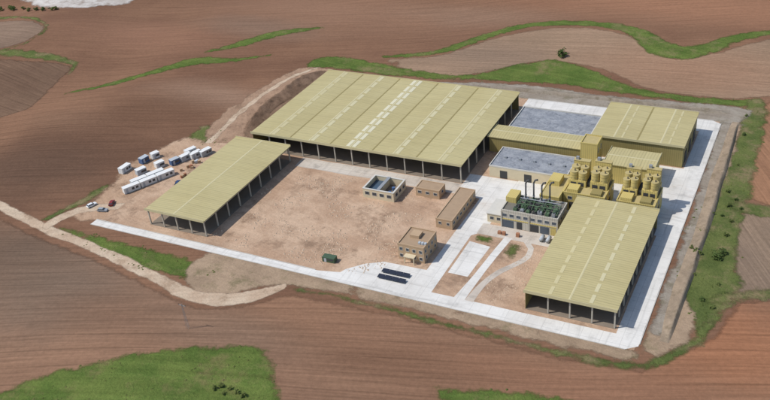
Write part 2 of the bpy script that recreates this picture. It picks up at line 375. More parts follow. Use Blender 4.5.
# tracks and bare earth
strip('dirt_track',[(-30,194,5.5),(0,205,5.5),(45,228,5.5),(100,250,5.5),(160,280,6),(190,295,7),(220,299,8),(252,296,7),(288,285,4)],M['track'],ZT,'pale dirt track running in from the left edge','track',j=.8)
strip('dirt_track',[(42,229,6),(62,217,6),(90,208,6),(135,206,5)],M['track'],ZT,'short dirt track branching up to the site cabins','track',j=.8)
sheet('bare_ground',GP([(66,218),(93,198),(112,181),(122,165),(158,147),(185,137),(206,139),(222,151),(232,160),(168,208),(150,218),(130,228),(100,224)]),M['pink'],ZB,'bare earth around the site cabins','ground',j=1.6,grid=4)
sheet('bare_ground',GP([(205,130),(236,103),(283,74),(308,66),(334,70),(334,80),(262,140),(245,150),(221,153)]),M['ramp'],ZB,'excavated bare earth beside the largest hall','ground',j=2.2,grid=4)
sheet('bare_ground',GP([(240,132),(258,112),(284,90),(322,70),(332,80),(292,114),(272,128),(256,140)]),M['cut'],ZB+.006,'dark cut earth beside the largest hall','ground',j=1.5,grid=3)
strip('dirt_track',[(196,155,4.5),(214,138,4.5),(236,116,4),(262,95,4),(290,78,4),(318,67,3)],M['track'],ZT,'dirt track climbing beside the excavated earth','track',j=1.2)
sheet('bare_ground',GP([(185,268),(230,250),(370,285),(610,340),(640,340),(680,250),(722,122),(741,110),(737,155),(706,230),(688,280),(697,332),(640,361),(560,348),(400,308),(285,287),(215,298),(190,290)]),M['bank'],ZB,'bare earth bank around the foreground and right side of the works','ground',j=1.2,grid=4)
sheet('gravel_bank',GP([(350,74),(400,80),(525,84),(620,96),(744,107),(744,122),(722,124),(525,101),(400,87),(345,79)]),M['gravel'],ZB+.003,'grey gravel bank behind the works','gravel',j=1.2,grid=4)
strip('gravel_bank',[(728,122,7),(714,165,7.5),(692,235,7),(668,300,6.5),(655,338,5)],M['gravel'],ZB+.005,'grey gravel bank outside the right hand road','gravel',j=1.4)
sheet('yard',[(-248,203),(-37.5,203),(-37.5,357),(-228,357),(-228,280),(-248,274)],M['yard'],ZY,'bare earth yard inside the works','yard',j=.6,smooth=False)
# concrete
def conc(P,lab,m='conc',name='road',j=.1): return sheet(name,P,M[m],ZC,lab,'road',j=j,smooth=False)
R=lambda x0,x1,y0,y1:[(x0,y0),(x1,y0),(x1,y1),(x0,y1)]
conc([(-251,202.6),(-40,202.6),(-36.8,205),(-36.8,355),(-40,357),(-122,357),(-122,346),(-44,346),(-44.2,208.5),(-139,208),(-148,206),(-251,206)],'pale concrete ring road along the front, right and back of the works')
conc([(-140,207.5),(-105.3,207.5),(-105.3,213),(-108,219),(-128,218.5),(-134,215),(-139,210)],'concrete apron around the dark panel banks')
conc(R(-196,-112,268.5,276),'concrete strip in front of the largest hall','conc2',j=.4)
conc([(-112,208),(-105.3,208),(-105.3,243.5),(-102,247),(-101.5,250),(-101.5,284.5),(-122,284.5),(-122,268),(-111.5,268)],'wide concrete lane past the long low workshop')
conc(R(-104,-76,245.4,252.5),'concrete apron in front of the chimney building','conc2',j=.15)
conc(R(-101.8,-44,264,313),'concrete yard around the silo blocks')
conc([(-104.4,220),(-97.2,220),(-96.2,239),(-104.4,240)],'rectangular pale concrete pad between the wide lane and the straight lane','conc',j=.08)
strip('road',[(-92.1,246.5,2.8),(-93.3,234,2.7),(-94.2,222,2.8),(-95.4,208,3.8)],M['conc'],ZC,'straight pale concrete path from the chimney building to the front road','road',j=.1,world=True)
strip('road',[(-85.5,246.4,2.2),(-82.6,242.5,2.2),(-82,237.5,2.2),(-84.2,232.5,2.2),(-88.2,226,2.3),(-90.8,218,2.4),(-92,208,3)],M['conc2'],ZC,'curved pale concrete path beside the front right hall','road',j=.2,world=True)
sheet('grass_bank',[(-103.8,240.9),(-96,240.2),(-94.6,244.4),(-103.2,244.8)],M['lush'],-.03,'small grass patch in front of the chimney building','grass bank',j=.4,grid=1.5)
sheet('grass_bank',[(-91,236),(-86.5,234),(-84.8,237),(-86,243),(-90.4,243.6)],M['grass'],-.03,'scruffy planted bed enclosed by the curved path','grass bank',j=.4,grid=1.5)
for (a,lab) in (((-251,-40,202.3,202.55),'kerb along the outer edge of the front road'),((-36.75,-36.5,206,355),'kerb along the outer edge of the right hand road'),((-122,-40,357.05,357.3),'kerb along the back road'),((-251,-149,206.05,206.3),'kerb along the inner edge of the access road')):
    tag(mk('kerb',B(a+(-.1,.12)),M['kerb']),lab,'kerb',None,'structure')
# ------------------------------------------------------------------ buildings
def prof(bm,pts,y0,y1):
    a=[bm.verts.new((x,y0,z)) for x,z in pts]; b=[bm.verts.new((x,y1,z)) for x,z in pts]; n=len(pts)
    bm.faces.new(a); bm.faces.new(b[::-1])
    for i in range(n): bm.faces.new((a[i],a[(i+1)%n],b[(i+1)%n],b[i]))
def profx(bm,pts,x0,x1):
    a=[bm.verts.new((x0,y,z)) for y,z in pts]; b=[bm.verts.new((x1,y,z)) for y,z in pts]; n=len(pts)
    bm.faces.new(a); bm.faces.new(b[::-1])
    for i in range(n): bm.faces.new((a[i],a[(i+1)%n],b[(i+1)%n],b[i]))
def hall(name,label,x0,x1,y0,y1,ze,rise,n,walls='',sky=None,colx=8.0,coly=8.0,axis='Y',wall='olive',over=.8,inner=True,fascia=True):
    r=thing(name,label,'hall',((x0+x1)/2,(y0+y1)/2,0))
    top=[]; a0,a1=(x0,x1) if axis=='Y' else (y0,y1); w=(a1-a0)/n
    for i in range(n): top+= [(a0+i*w,ze),(a0+(i+.5)*w,ze+rise)]
    top.append((a1,ze)); bot=[(x,z-.28) for x,z in top[::-1]]
    bm=bmesh.new(); (prof if axis=='Y' else profx)(bm,top+bot,*((y0,y1) if axis=='Y' else (x0,x1)))
    bmesh.ops.triangulate(bm,faces=[f for f in bm.faces if len(f.verts)>4])
    roof=part('roof',bm,M['roofY' if axis=='Y' else 'roofX'],r)
    for i in range(n):
        c=a0+(i+.5)*w; s=rise/(w/2); q=[(c-.35,ze+rise-.35*s+.015),(c,ze+rise+.06),(c+.35,ze+rise-.35*s+.015),(c,ze+rise+.01)]
        bm=bmesh.new(); (prof if axis=='Y' else profx)(bm,q,*((y0+.05,y1-.05) if axis=='Y' else (x0+.05,x1-.05))); part('ridge_cap',bm,M['ridge'],roof)
    for i in range(1,n):
        c=a0+i*w; q=[(c-.3,ze+.3*rise/(w/2)+.01),(c-.3,ze+.3*rise/(w/2)+.05),(c+.3,ze+.3*rise/(w/2)+.05),(c+.3,ze+.3*rise/(w/2)+.01)]
        bm=bmesh.new(); (prof if axis=='Y' else profx)(bm,q,*((y0+.05,y1-.05) if axis=='Y' else (x0+.05,x1-.05))); part('valley_gutter',bm,M['olive'],roof)
    if fascia:
        zf=ze+rise+.08
        if axis=='Y': fb=((x0,x1,y0-.16,y0-.01,ze-.5,zf),(x0,x1,y1+.01,y1+.16,ze-.5,zf))
        else: fb=((x0-.16,x0-.01,y0,y1,ze-.5,zf),(x1+.01,x1+.16,y0,y1,ze-.5,zf))
        for q in fb: part('fascia',B(q),M['ridge'],roof)
    if sky:
        ny,frac,slopes,hf=sky; b0,b1=(y0,y1) if axis=='Y' else (x0,x1)
        for i in range(n):
            for sd,mt in slopes(i):
                c=a0+(i+.5)*w; s=rise/(w/2)
                for k in range(ny):
                    yc=b0+(k+.5)*(b1-b0)/ny; hh=(b1-b0)/ny*hf
                    e0=c+sd*w*.5*frac[0]; e1=c+sd*w*.5*frac[1]
                    f=lambda e:ze+rise-abs(e-c)*s
                    q=[(e0,f(e0)+.005),(e1,f(e1)+.005),(e1,f(e1)+.05),(e0,f(e0)+.05)]
                    bm=bmesh.new(); (prof if axis=='Y' else profx)(bm,q,yc-hh,yc+hh); part('skylight',bm,M[mt],roof)
    cx0,cx1,cy0,cy1=x0+over,x1-over,y0+over,y1-over
    nx=max(2,round((cx1-cx0)/colx)); nyy=max(2,round((cy1-cy0)/coly)); zt=ze-1.02; h=.22
    pts=[]
    for i in range(nx+1):
        for j in range(nyy+1):
            ed=(i in(0,nx)) or (j in (0,nyy))
            if ed: pts.append((cx0+i*(cx1-cx0)/nx,cy0+j*(cy1-cy0)/nyy))
    for (x,y) in pts:
        if ('W' in walls and x<cx0+.1) or ('N' in walls and y>cy1-.1): continue
        part('column',B((x-h,x+h,y-h,y+h,-.05,zt)),M['col'],r)
    for nm,bx in (('S',(cx0-.3,cx1+.3,cy0-.3,cy0+.25,zt,ze-.29)),('N',(cx0-.3,cx1+.3,cy1-.25,cy1+.3,zt,ze-.29)),('W',(cx0-.3,cx0+.25,cy0+.26,cy1-.26,zt,ze-.29)),('E',(cx1-.25,cx1+.3,cy0+.26,cy1-.26,zt,ze-.29))):
        part('eave_beam',B(bx),M['olive' if nm in walls else 'col'],r)
    if inner:
        for j in range(1,nyy):
            y=cy0+j*(cy1-cy0)/nyy
            part('truss',B((cx0+.3,cx1-.3,y-.12,y+.12,zt+.1,ze-.3)),M['col'],r)
    part('floor_slab',B((cx0-.4,cx1+.4,cy0-.4,cy1+.4,-.06,.06)),M['slab'],r)
    for sd in walls:
        bx={'S':(cx0-.35,cx1+.35,cy0-.40,cy0-.31,.05,ze-.3),'N':(cx0-.35,cx1+.35,cy1+.31,cy1+.40,.05,ze-.3),'W':(cx0-.40,cx0-.31,cy0-.25,cy1+.25,.05,ze-.3),'E':(cx1+.31,cx1+.4,cy0-.25,cy1+.25,.05,ze-.3)}[sd]
        part('wall',B(bx),M[wall],r)
    return r
hall('production_hall','largest hall with a wide low olive roof and open dark front',-222,-122,276,345,8.3,.5,5,'WN',(10,(.06,.22),lambda i:((1,'sky2'),(-1,'sky2')) if i==2 else ((1,'sky'),) if i in (1,3) else ((1,'sky3'),),.4),8,8)
hall('drying_shed','long narrow open sided shed with olive roof beside the site cabins',-227.5,-199,210,272,7.2,.5,1,'',None,7,7.5)
hall('storage_hall','front right open hall with ribbed olive roof on concrete columns',-74,-44.5,210,269,7.3,.55,1,'NW',(10,(.40,.48),lambda i:((1,'sky'),(-1,'sky3')),.36),7.2,6)
ne=hall('warehouse','back right warehouse with olive roof and closed dark side wall',-81,-44.5,313.3,344,9.3,.4,2,'SEWN',(5,(.3,.38),lambda i:((1,'sky3'),),.4),9,8,inner=False)
for k in range(3): part('door',B((-44.88,-44.70,317.5+k*9,321.5+k*9,.06,4.6)),M['dark'],ne)
hall('kiln_hall','narrow olive roofed hall between two grey flat roofs',-121.7,-82.2,304,315.3,7.2,.4,1,'SEWN',None,8,5,axis='X',wall='olive',inner=False)
hall('sorting_hall','small olive roofed hall behind the silo blocks',-71,-52,294,308,8.2,.4,1,'SEWN',None,6,6,wall='yel',axis='X',inner=False)
def wbox(bm,sd,pos,a0,a1,z0,z1,d0,d1):
    if sd=='S': box(bm,a0,a1,pos-d1,pos-d0,z0,z1)
    else: box(bm,pos+d0,pos+d1,a0,a1,z0,z1)
def window(par,sd,pos,a0,a1,z0,z1,gl='glass'):
    bm=bmesh.new(); t=.1
    wbox(bm,sd,pos,a0,a1,z0,z0+t,.005,.09); wbox(bm,sd,pos,a0,a1,z1-t,z1,.005,.09)
    wbox(bm,sd,pos,a0,a0+t,z0+t,z1-t,.005,.09); wbox(bm,sd,pos,a1-t,a1,z0+t,z1-t,.005,.09)
    f=part('window',bm,M['frame'],par)
    bm=bmesh.new(); wbox(bm,sd,pos,a0+t,a1-t,z0+t,z1-t,.005,.04); part('pane',bm,M[gl],f)
def flat(name,label,cat,x0,x1,y0,y1,h,wall,roofm,wins=(),par=.5,doors=(),gl='glass'):
    r=thing(name,label,cat,((x0+x1)/2,(y0+y1)/2,0))
    part('wall',B((x0,x1,y0,y1,-.06,h-par)),M[wall],r)
    part('roof',B((x0+.3,x1-.3,y0+.3,y1-.3,h-par+.002,h-par+.12)),M[roofm],r)
    e=.06; part('parapet',B((x0-e,x1+e,y0-e,y0+.28,h-par+.002,h),(x0-e,x1+e,y1-.28,y1+e,h-par+.002,h),(x0-e,x0+.28,y0+.282,y1-.282,h-par+.002,h),(x1-.28,x1+e,y0+.282,y1-.282,h-par+.002,h)),M['frame' if wall=='cream' else wall],r)
    for sd,n,z0,z1,wd in wins:
        a0,a1=(x0,x1) if sd=='S' else (y0,y1); pos=y0 if sd=='S' else x1
        for k in range(n):
            c=a0+(k+.5)*(a1-a0)/n; window(r,sd,pos,c-wd/2,c+wd/2,z0,z1,gl)
    for sd,c,wd,hh,mt in doors:
        bm=bmesh.new(); wbox(bm,sd,y0 if sd=='S' else x1,c-wd/2,c+wd/2,.0,hh,.004,.07); part('door',bm,M[mt],r)
    return r
flat('grey_roofed_building','flat grey roofed block behind the narrow kiln hall','building',-118,-83,319,339,5.2,'cream','blue',[('E',4,2,3.2,2)],.6)
f=flat('grey_roofed_building','flat grey roofed block with cream wall in front of the narrow kiln hall','building',-114,-82.6,285,301,5.2,'cream','blue',[],.5,[('S',-108,3,3.4,'dark'),('S',-98,3,3.4,'dark')])
for k in range(5): part('roof_vent',B((f.location.x-12+k*6,f.location.x-11.1+k*6,292.5,293.4,4.82,5.5)),M['steel'],f)
flat('stair_tower','tall yellow tower at the end of the narrow kiln hall','tower',-81.6,-75,300.3,307.8,12.5,'yel','yel3',[('E',2,8,10,1.2)],.5)
flat('workshop','long low tan workshop between the yard and the wide concrete lane','building',-119.5,-113,244.5,267.5,4,'tan','tanroof',[('E',7,1.6,2.8,1.6),('S',2,1.6,2.8,1.2)],.4)
flat('utility_building','small tan roofed building alone in front of the largest hall','building',-136,-126,262.5,268.4,3.8,'tan','tanroof',[('S',3,1.4,2.6,1.6),('E',1,1.4,2.6,1.6)],.35)
o=flat('office_building','two storey tan office beside the dark panel banks','office',-124,-114,222,233,6.6,'tan','tanroof',[('S',4,1.0,2.4,1.3),('S',4,3.8,5.2,1.3),('E',4,3.8,5.2,1.3),('E',3,1.0,2.4,1.3)],.5)
part('roof_hut',B((-121.5,-118,227,230.5,6.222,7.4)),M['tan'],o)
part('porch',B((-121,-117,219.9,221.98,2.7,2.95),(-120.9,-120.6,220,220.3,-.05,2.7),(-117.4,-117.1,220,220.3,-.05,2.7)),M['cream'],o)
for k in range(3): part('air_conditioner',B((-117+k*1.1,-116.2+k*1.1,224,225,6.222,7.0)),M['grey'],o)
# yellow link between chimney building and silo block
lk=flat('link_building','plain yellow block joining the chimney building to the nearer silo block','building',-87,-79.75,266,283,7.6,'yel','yel3',[('S',2,4.6,6.0,1.6)],.4,[('S',-83.4,3,3.6,'dark')])
part('roof_hut',B((-86,-82,274,280,7.322,9.4)),M['yel'],lk)
# open tank
K=thing('water_tank_building','square open topped concrete tank building in the middle of the yard','tank',(-149,260.5,0))
part('wall',B((-155.5,-142,255,255.5,-.06,4),(-155.5,-142,265.5,266,-.06,4),(-155.5,-155,255.502,265.498,-.06,4),(-142.5,-142,255.502,265.498,-.06,4)),M['cream'],K)
part('coping',B((-155.6,-141.9,254.9,255.6,4.002,4.15),(-155.6,-141.9,265.4,266.1,4.002,4.15),(-155.6,-154.9,255.602,265.398,4.002,4.15),(-142.6,-141.9,255.602,265.398,4.002,4.15)),M['frame'],K)
part('partition',B((-149,-148.7,255.51,265.49,-.05,3.4)),M['cream'],K)
part('water',B((-154.99,-149.01,255.51,265.49,1.0,2.0)),M['water'],K)
part('floor',B((-148.69,-142.51,255.51,265.49,.0,.9)),M['slab'],K)
part('walkway',B((-149.6,-148.2,255.3,265.7,4.17,4.29)),M['steel'],K)
for k in range(4): window(K,'S',255,-154.6+k*3.2,-152.6+k*3.2,1.4,3.0)
for k in range(3): window(K,'E',-142,256.5+k*3.2,258.5+k*3.2,1.4,3.0)
part('pump',CY((-145.5,258.5,.9),(-145.5,258.5,2.2),.7),M['bluep'],K); part('pump',CY((-145.5,262,.9),(-145.5,262,2.2),.7),M['bluep'],K)
# chimney building
P=flat('chimney_building','two storey pale grey plant building with roof machines and four dark chimneys','building',-97,-76,252.6,264,7.4,'bgrey','roofgrey',[('S',8,4.5,5.9,1.8),('E',4,4.5,5.9,1.8),('E',4,1.3,2.7,1.6)],.6,(),'glassb')
part('stair_block',B((-97.3,-93.4,258.5,264.2,6.82,9.2)),M['yel'],P)
ax=part('annex',B((-103,-97.08,254,264,-.06,3.6)),M['cream'],P)
part('annex_roof',B((-103.3,-97.08,253.7,264.3,3.602,3.85)),M['frame'],ax)
for k in range(2): window(P,'S',254,-102+k*2.6,-100.4+k*2.6,1.2,2.6)
part('floor_band',B((-97.05,-75.95,252.45,252.598,3.4,3.8)),M['yel'],P)
for a,b,mt in ((-96.6,-92.4,'glassb'),(-91.2,-89.2,'dark'),(-88.6,-86.8,'bgrey'),(-86,-83,'dark'),(-82.4,-79.2,'glassb'),(-78.6,-76.6,'yel')):
    part('facade_panel',B((a,b,252.5,252.596,.1,3.0)),M[mt],P)
for x in (-96.9,-86.5,-76.1): part('pilaster',B((x-.22,x+.22,252.3,252.44,-.05,6.75)),M['bgrey'],P)
for i,x in enumerate((-90.6,-87.6,-84.6,-81.6)):
    h=14.6+(i%2)*.7
    c=part('chimney',CY((x,261.2,6.6),(x,261.2,h),.3),M['stack'],P,True)
    bm=CY((x,261.2,h-.15),(x+.6,261.2,h+1.2),.3); cyl(bm,(x+.55,261.2,h+1.1),(x+1.5,261.2,h+1.4),.3,.4); part('chimney_elbow',bm,M['stack'],c,True)
    part('collar',CY((x,261.2,9.6),(x,261.2,9.8),.45),M['steel'],c)
    part('chimney_base',B((x-.9,x+.9,260.3,262.1,6.93,8.3)),M['green' if i%2 else 'steel'],P)
rd=random.Random(3)
for i in range(21):
    x=-92+(i%7)*2.3+rd.uniform(-.3,.3); y=254.2+(i//7)*2.0+rd.uniform(-.2,.2); sx,sy,sz=rd.uniform(1.0,1.8),rd.uniform(.9,1.6),rd.uniform(.5,1.6)
    part('roof_machine',B((x-sx/2,x+sx/2,y-sy/2,y+sy/2,6.93,6.93+sz)),M[rd.choice(['green','green','green','steel','dark'])],P)
    if i%3==0: part('fan',CY((x,y,6.932+sz),(x,y,7.2+sz),.4),M['dark'],P)
for i in range(13):
    x=-92.4+i*1.3; part('pipe',CY((x,253.6,8.0+(i%3)*.35),(x+rd.uniform(-.8,.8),260.2,8.2+(i%3)*.35),.14,seg=8),M[('green','stack','green')[i%3]],P)
for y,z in ((256.0,8.9),(258.9,8.5),(259.5,9.1)): part('pipe',CY((-92,y,z),(-77,y,z),.17,seg=8),M['green' if z<9 else 'steel'],P)
# small equipment beside the chimney building
for x,lab in ((-80.4,'pale horizontal tank beside the front right hall, left one'),(-78,'pale horizontal tank beside the front right hall, right one')):
    t=thing('storage_tank',lab,'tank',(x,248.6,0)); bm=CY((x,247.2,1.1),(x,250,1.1),.7,seg=16); part('tank_body',bm,M['grey'],t,True)
    for yy in (247.6,249.6): part('saddle',B((x-.5,x+.5,yy-.15,yy+.15,-.04,.5)),M['dark'],t)
def pallet(x,y,h,label,group=None,rz=0,z=0,mat='brick'):
    t=thing('brick_pallet',label,'pallet',(x,y,z),rz,group)
    mk('bricks',B((-.6,.6,-.5,.5,.12,h)),M[mat],t); mk('pallet_base',B((-.62,.62,-.55,-.35,-.03,.118),(-.62,.62,.35,.55,-.03,.118)),M['tan'],t)
for i,(x,y) in enumerate([(-96,247.8),(-94.3,247.6),(-89.2,248.1)]):
    pallet(x,y,1.1+.2*i,['leftmost stacked brick pallet before the chimney building','middle stacked brick pallet before the chimney building','rightmost stacked brick pallet before the chimney building'][i])
# silo blocks: stepped clad base, dense pair of tall bin clusters
def silos(label,x0,x1,y0,y1,seed):
    rd=random.Random(seed)
    r=flat('silo_block',label,'silo block',x0,x1,y0,y1,7.8,'yel','yel3',[('S',3,4.8,6.2,1.7),('E',3,4.8,6.2,1.7)],.5,[('S',x0+4,3.4,3.8,'dark'),('S',x1-4,3.4,3.8,'dark'),('E',(y0+y1)/2,3.4,3.8,'dark')])
    w=(x1-x0); tw=(w-2.6)/2; d=tw/2
    for g in range(2):
        gx=x0+.5+g*(tw+1.6); ht=9.9+g*.4
        hx=part('housing',B((gx,gx+tw,y1-8.2,y1-.4,7.43,ht)),M['yel'],r)
        part('opening',B((gx+tw*.12,gx+tw*.44,y1-8.26,y1-8.205,7.7,9.3)),M['dark'],hx)
        part('opening',B((gx+tw*.56,gx+tw*.88,y1-8.26,y1-8.205,7.7,9.3)),M['dark'],hx)
        part('opening',B((gx+tw+.005,gx+tw+.06,y1-6,y1-2,7.8,9.4)),M['dark'],hx)
        part('back_tower',B((gx+.2,gx+tw-.2,y1-2.3,y1-.5,ht+.002,15.0+g*.8)),M['yel'],r)
        part('tower_roof',B((gx+.08,gx+tw-.08,y1-2.42,y1-.38,15.002+g*.8,15.2+g*.8)),M['yel3'],r)
        part('filter',B((gx+.8,gx+1.9,y1-1.9,y1-.9,15.21+g*.8,16.3+g*.8)),M['steel'],r)
        for row in range(2):
            for i in range(2):
                x=gx+d*(i+.5); yy=y1-2.45-d*.5-row*(d*.98); yy=max(yy,y1-8.2+d*.5); h=(13.9 if row==0 else 13.1)+rd.uniform(-.25,.4)+g*.4
                s=part('silo',CY((x,yy,ht+.002),(x,yy,h),d*.5-.03,seg=22),M['yel2'],r,False)
                part('silo_lid',CY((x,yy,h),(x,yy,h+.14),d*.5+.01,seg=22),M['yel3'],s)
                part('silo_band',CY((x,yy,h-1.3),(x,yy,h-1.15),d*.5-.005,seg=22),M['olive'],s)
                part('vent',CY((x+.3,yy,h+.142),(x+.3,yy,h+.9),.22,seg=8),M['stack'],s)
        part('handrail',B((gx,gx+tw,y1-8.15,y1-8.09,ht+.9,ht+.96),*[(gx+tw*q-.03,gx+tw*q+.03,y1-8.15,y1-8.09,ht+.002,ht+.9) for q in (.02,.25,.5,.75,.98)]),M['stack'],r)
    part('link_wall',B((x0+.5+tw+.1,x0+.5+tw+1.5,y1-7,y1-.6,7.43,9.0)),M['dark'],r)
    part('roof_box',B((x0+1.2,x0+5.2,y0+.5,y1-8.8,7.43,8.9)),M['yel'],r); part('roof_box',B((x1-5.4,x1-1.6,y0+.5,y1-9.2,7.43,8.5)),M['olive'],r)
    part('ladder',B((x1+.07,x1+.13,y0+1.0,y0+1.06,.2,8.4),(x1+.07,x1+.13,y0+1.5,y0+1.56,.2,8.4),*[(x1+.07,x1+.13,y0+1.06,y0+1.5,.6+.6*k,.64+.6*k) for k in range(12)]),M['steel'],r)
silos('yellow block of packed silo towers nearer the chimney building',-79.5,-64.2,270.5,284,4)
silos('yellow block of packed silo towers nearer the right hand road',-60,-46.5,270.5,284,9)
# low dark panel banks
for yy,lab in ((208.9,'low dark panel bank nearer the front road'),(212.2,'low dark panel bank nearer the office')):
    r=thing('panel_bank',lab,'panel',(-120.5,yy+1,0))
    for k in range(4):
        x=-126+k*2.6
        bm=bmesh.new(); profx(bm,[(yy,.55),(yy+1.9,.75),(yy+1.9,.83),(yy,.63)],x,x+2.52); part('dark_panel',bm,M['panel'],r)
    for k in range(5): part('post',B((-126+k*2.6-.05,-126+k*2.6+.05,yy+.9,yy+1.0,-.03,.5)),M['dark'],r)
    part('beam',B((-126.1,-115.6,yy+.8,yy+1.1,.5,.58)),M['dark'],r)
# north boundary wall
w=thing('boundary_wall','white wall along the back between the two largest back halls','wall',(-102,343,0)); part('wall',B((-121.5,-83,342.8,343.1,-.05,2.2)),M['white'],w); part('coping',B((-121.6,-82.9,342.7,343.2,2.202,2.3)),M['frame'],w)
# ------------------------------------------------------------------ cabins
def cabin(p,q,mat,label,group=None,w=2.5,h=2.6,name='site_cabin',cat='cabin',roof=None):
    a=G(*p); b=G(*q); ln=math.dist(a,b); rz=math.atan2(b[1]-a[1],b[0]-a[0])
    x,y=(a[0]+b[0])/2,(a[1]+b[1])/2
    r=thing(name,label,cat,(x,y,hz(x,y)-.06),rz,group); l=ln/2; w/=2
    mk('wall',B((-l,l,-w,w,.12,h)),M[mat],r); mk('roof',B((-l-.05,l+.05,-w-.05,w+.05,h+.002,h+.12)),M[roof or ('white' if mat!='bluep' else 'grey')],r)
    mk('skid',B((-l+.2,l-.2,-w+.1,-w+.35,0,.118),(-l+.2,l-.2,w-.35,w-.1,0,.118)),M['dark'],r)
    mk('door',B((-l+.8,-l+1.7,-w-.05,-w-.004,.15,min(2.2,h-.2))),M['grey'],r)
    for k in range(2):
        c=l*.1+k*l*.5; mk('window',B((c-.55,c+.55,-w-.05,-w-.004,1.0,min(2.0,h-.3))),M['glass'],r)
    return r
for p,q,m,lab in [((124,193.5),(140,187.2),'white','leftmost white cabin of the front cabin row'),((141,186.8),(156.5,180.6),'white','middle white cabin of the front cabin row'),((157.5,180.2),(174,173.6),'white','rightmost white cabin of the front cabin row'),
    ((132,186.5),(147,180.5),'grey','grey cabin behind the left of the front cabin row'),((148,180),(164,173.5),'white','white cabin behind the right of the front cabin row'),
    ((121,174),(130,168),'white','small white cabin standing alone left of the cabin rows'),((141,164),(148,160),'bluep','small blue cabin left of the container row'),((152,159),(159,156),'white','small white cabin beside the blue cabin'),
    ((137,175.5),(146,171.5),'grey','small grey cabin between the lone white cabin and the cabin rows'),((156,168.5),(164,165),'white','small white cabin just behind the cabin rows')]:
    cabin(p,q,m,lab)
for p,q,m,lab in [((181,162),(191,157),'grey','leftmost grey container of the row by the grass patch'),((191,159.5),(201,154.5),'white','middle white container of the row by the grass patch'),((201,157),(211,152),'grey','rightmost grey container of the row by the grass patch'),((186,156),(196,151.5),'white','white container behind the container row'),((171,165.5),(179,162),'bluep','blue container at the left end of the container row')]:
    cabin(p,q,m,lab,None,2.4,2.6,'storage_container','container')
for k in range(14):
    u=random.uniform(176,206); v=190-(u-160)*.62+random.uniform(-7,4)
    x,y=G(u,v); pallet(x,y,random.uniform(.7,1.5),'stacked pallet on the bare earth right of the cabin rows','pallets in the cabin compound',random.uniform(0,1.5),hz(x,y)-.04,random.choice(['brick','grey','tan','brick']))
cabin((324,259.5),(336,261.8),'hutg','small dark green hut beside the access road in the yard',None,2.4,1.9,'hut','hut','hutg')
# ------------------------------------------------------------------ cars
def car(u,v,mat,label,rz):
    x,y=G(u,v); r=thing('parked_car',label,'car',(x,y,hz(x,y)-.03),rz); W=.87
    H=1.42
    bm=bmesh.new(); profx(bm,[(-2.1,.3),(2.1,.3),(2.12,.62),(2.0,.82),(.9,.92),(-2.0,.95),(-2.13,.7)],-W,W)
    bmesh.ops.triangulate(bm,faces=[f for f in bm.faces if len(f.verts)>4]); mk('body',bm,M[mat],r)
    def fr(y0,y1,y2,y3,z0,z1,w0,w1):
        bm=bmesh.new(); v=[bm.verts.new(p) for p in ((-w0,y0,z0),(w0,y0,z0),(w0,y1,z0),(-w0,y1,z0),(-w1,y2,z1),(w1,y2,z1),(w1,y3,z1),(-w1,y3,z1))]
        for f in ((3,2,1,0),(4,5,6,7),(0,1,5,4),(1,2,6,5),(2,3,7,6),(3,0,4,7)): bm.faces.new([v[i] for i in f])
        return bm
    mk('window',fr(-1.95,1.0,-1.6,.35,.93,H-.06,W-.03,W-.2),M['glass'],r)
    mk('roof',fr(-1.64,.4,-1.5,.2,H-.058,H,W-.19,W-.25),M[mat],r)
    for sx in(-1,1):
        for yy in(-1.3,1.3):
            t=mk('wheel',CY((sx*(W-.2),yy,.31),(sx*(W+.01),yy,.31),.31),M['rubber'],r); mk('rim',CY((sx*(W+.011),yy,.31),(sx*(W+.03),yy,.31),.19),M['steel'],t)
        mk('headlight',B((sx*.6-.17,sx*.6+.17,2.0,2.125,.62,.74)),M['lamp'],r)
for a in [(92,206,'carw','white car nearest the dirt track fork',-.3),(103,211,'cars','silver car on bare earth below the cabins',-1.3),(112,204,'carr','dark red car on bare earth below the cabins',.5),(178,184,'carb','blue car right of the front cabin row',.4)]: car(*a)
# ------------------------------------------------------------------ plants
def crown(seed,n=320):
    rd=random.Random(seed); bm=bmesh.new(); cl=[(Vector((rd.uniform(-.7,.7),rd.uniform(-.7,.7),rd.uniform(.4,1.2))),rd.uniform(.25,.5)) for _ in range(11)]
    for _ in range(n):
        c,r=rd.choice(cl); d=Vector((rd.gauss(0,1),rd.gauss(0,1),rd.gauss(0,1))).normalized(); p=c+d*r*rd.uniform(.5,1.15)
        a=(d+Vector((rd.uniform(-.6,.6),rd.uniform(-.6,.6),rd.uniform(-.1,1.0)))).normalized(); t=a.orthogonal().normalized(); t=Matrix.Rotation(rd.uniform(0,6.28),3,a)@t; b=a.cross(t); s=rd.uniform(.06,.14)
        bm.faces.new([bm.verts.new(p+t*s*i+b*s*j) for i,j in((-1,-1),(1,-.8),(.9,1),(-1,.8))])
    me=bpy.data.meshes.new('crown'); bm.to_mesh(me); bm.free(); return me
def trunkmesh():
    bm=CY((0,0,-.15),(.03,.02,.7),.09,.05,seg=7)
    for a in(0,2.1,4.2): cyl(bm,(.02,.01,.5),(.35*math.cos(a),.35*math.sin(a),1.0),.045,.015,seg=5)
    me=bpy.data.meshes.new('trunk'); bm.to_mesh(me); bm.free(); me.materials.append(M['bark']); return me
CR=[]
for i in range(4):
    me=crown(20+i); me.materials.append(M['leaf' if i%2==0 else 'leaf2']); CR.append(me)
TR=trunkmesh()
def tree(u,v,r,label,name='shrub',cat='shrub',group=None,k=None):
    x,y=G(u,v); t=thing(name,label,cat,(x,y,hz(x,y)-.1),random.uniform(0,6.28),group); t.scale=(r,r,r*random.uniform(.7,.95))
    c=bpy.data.objects.new('crown',CR[random.randrange(4) if k is None else k]); C.objects.link(c); c.parent=t
    q=bpy.data.objects.new('trunk',TR); C.objects.link(q); q.parent=t
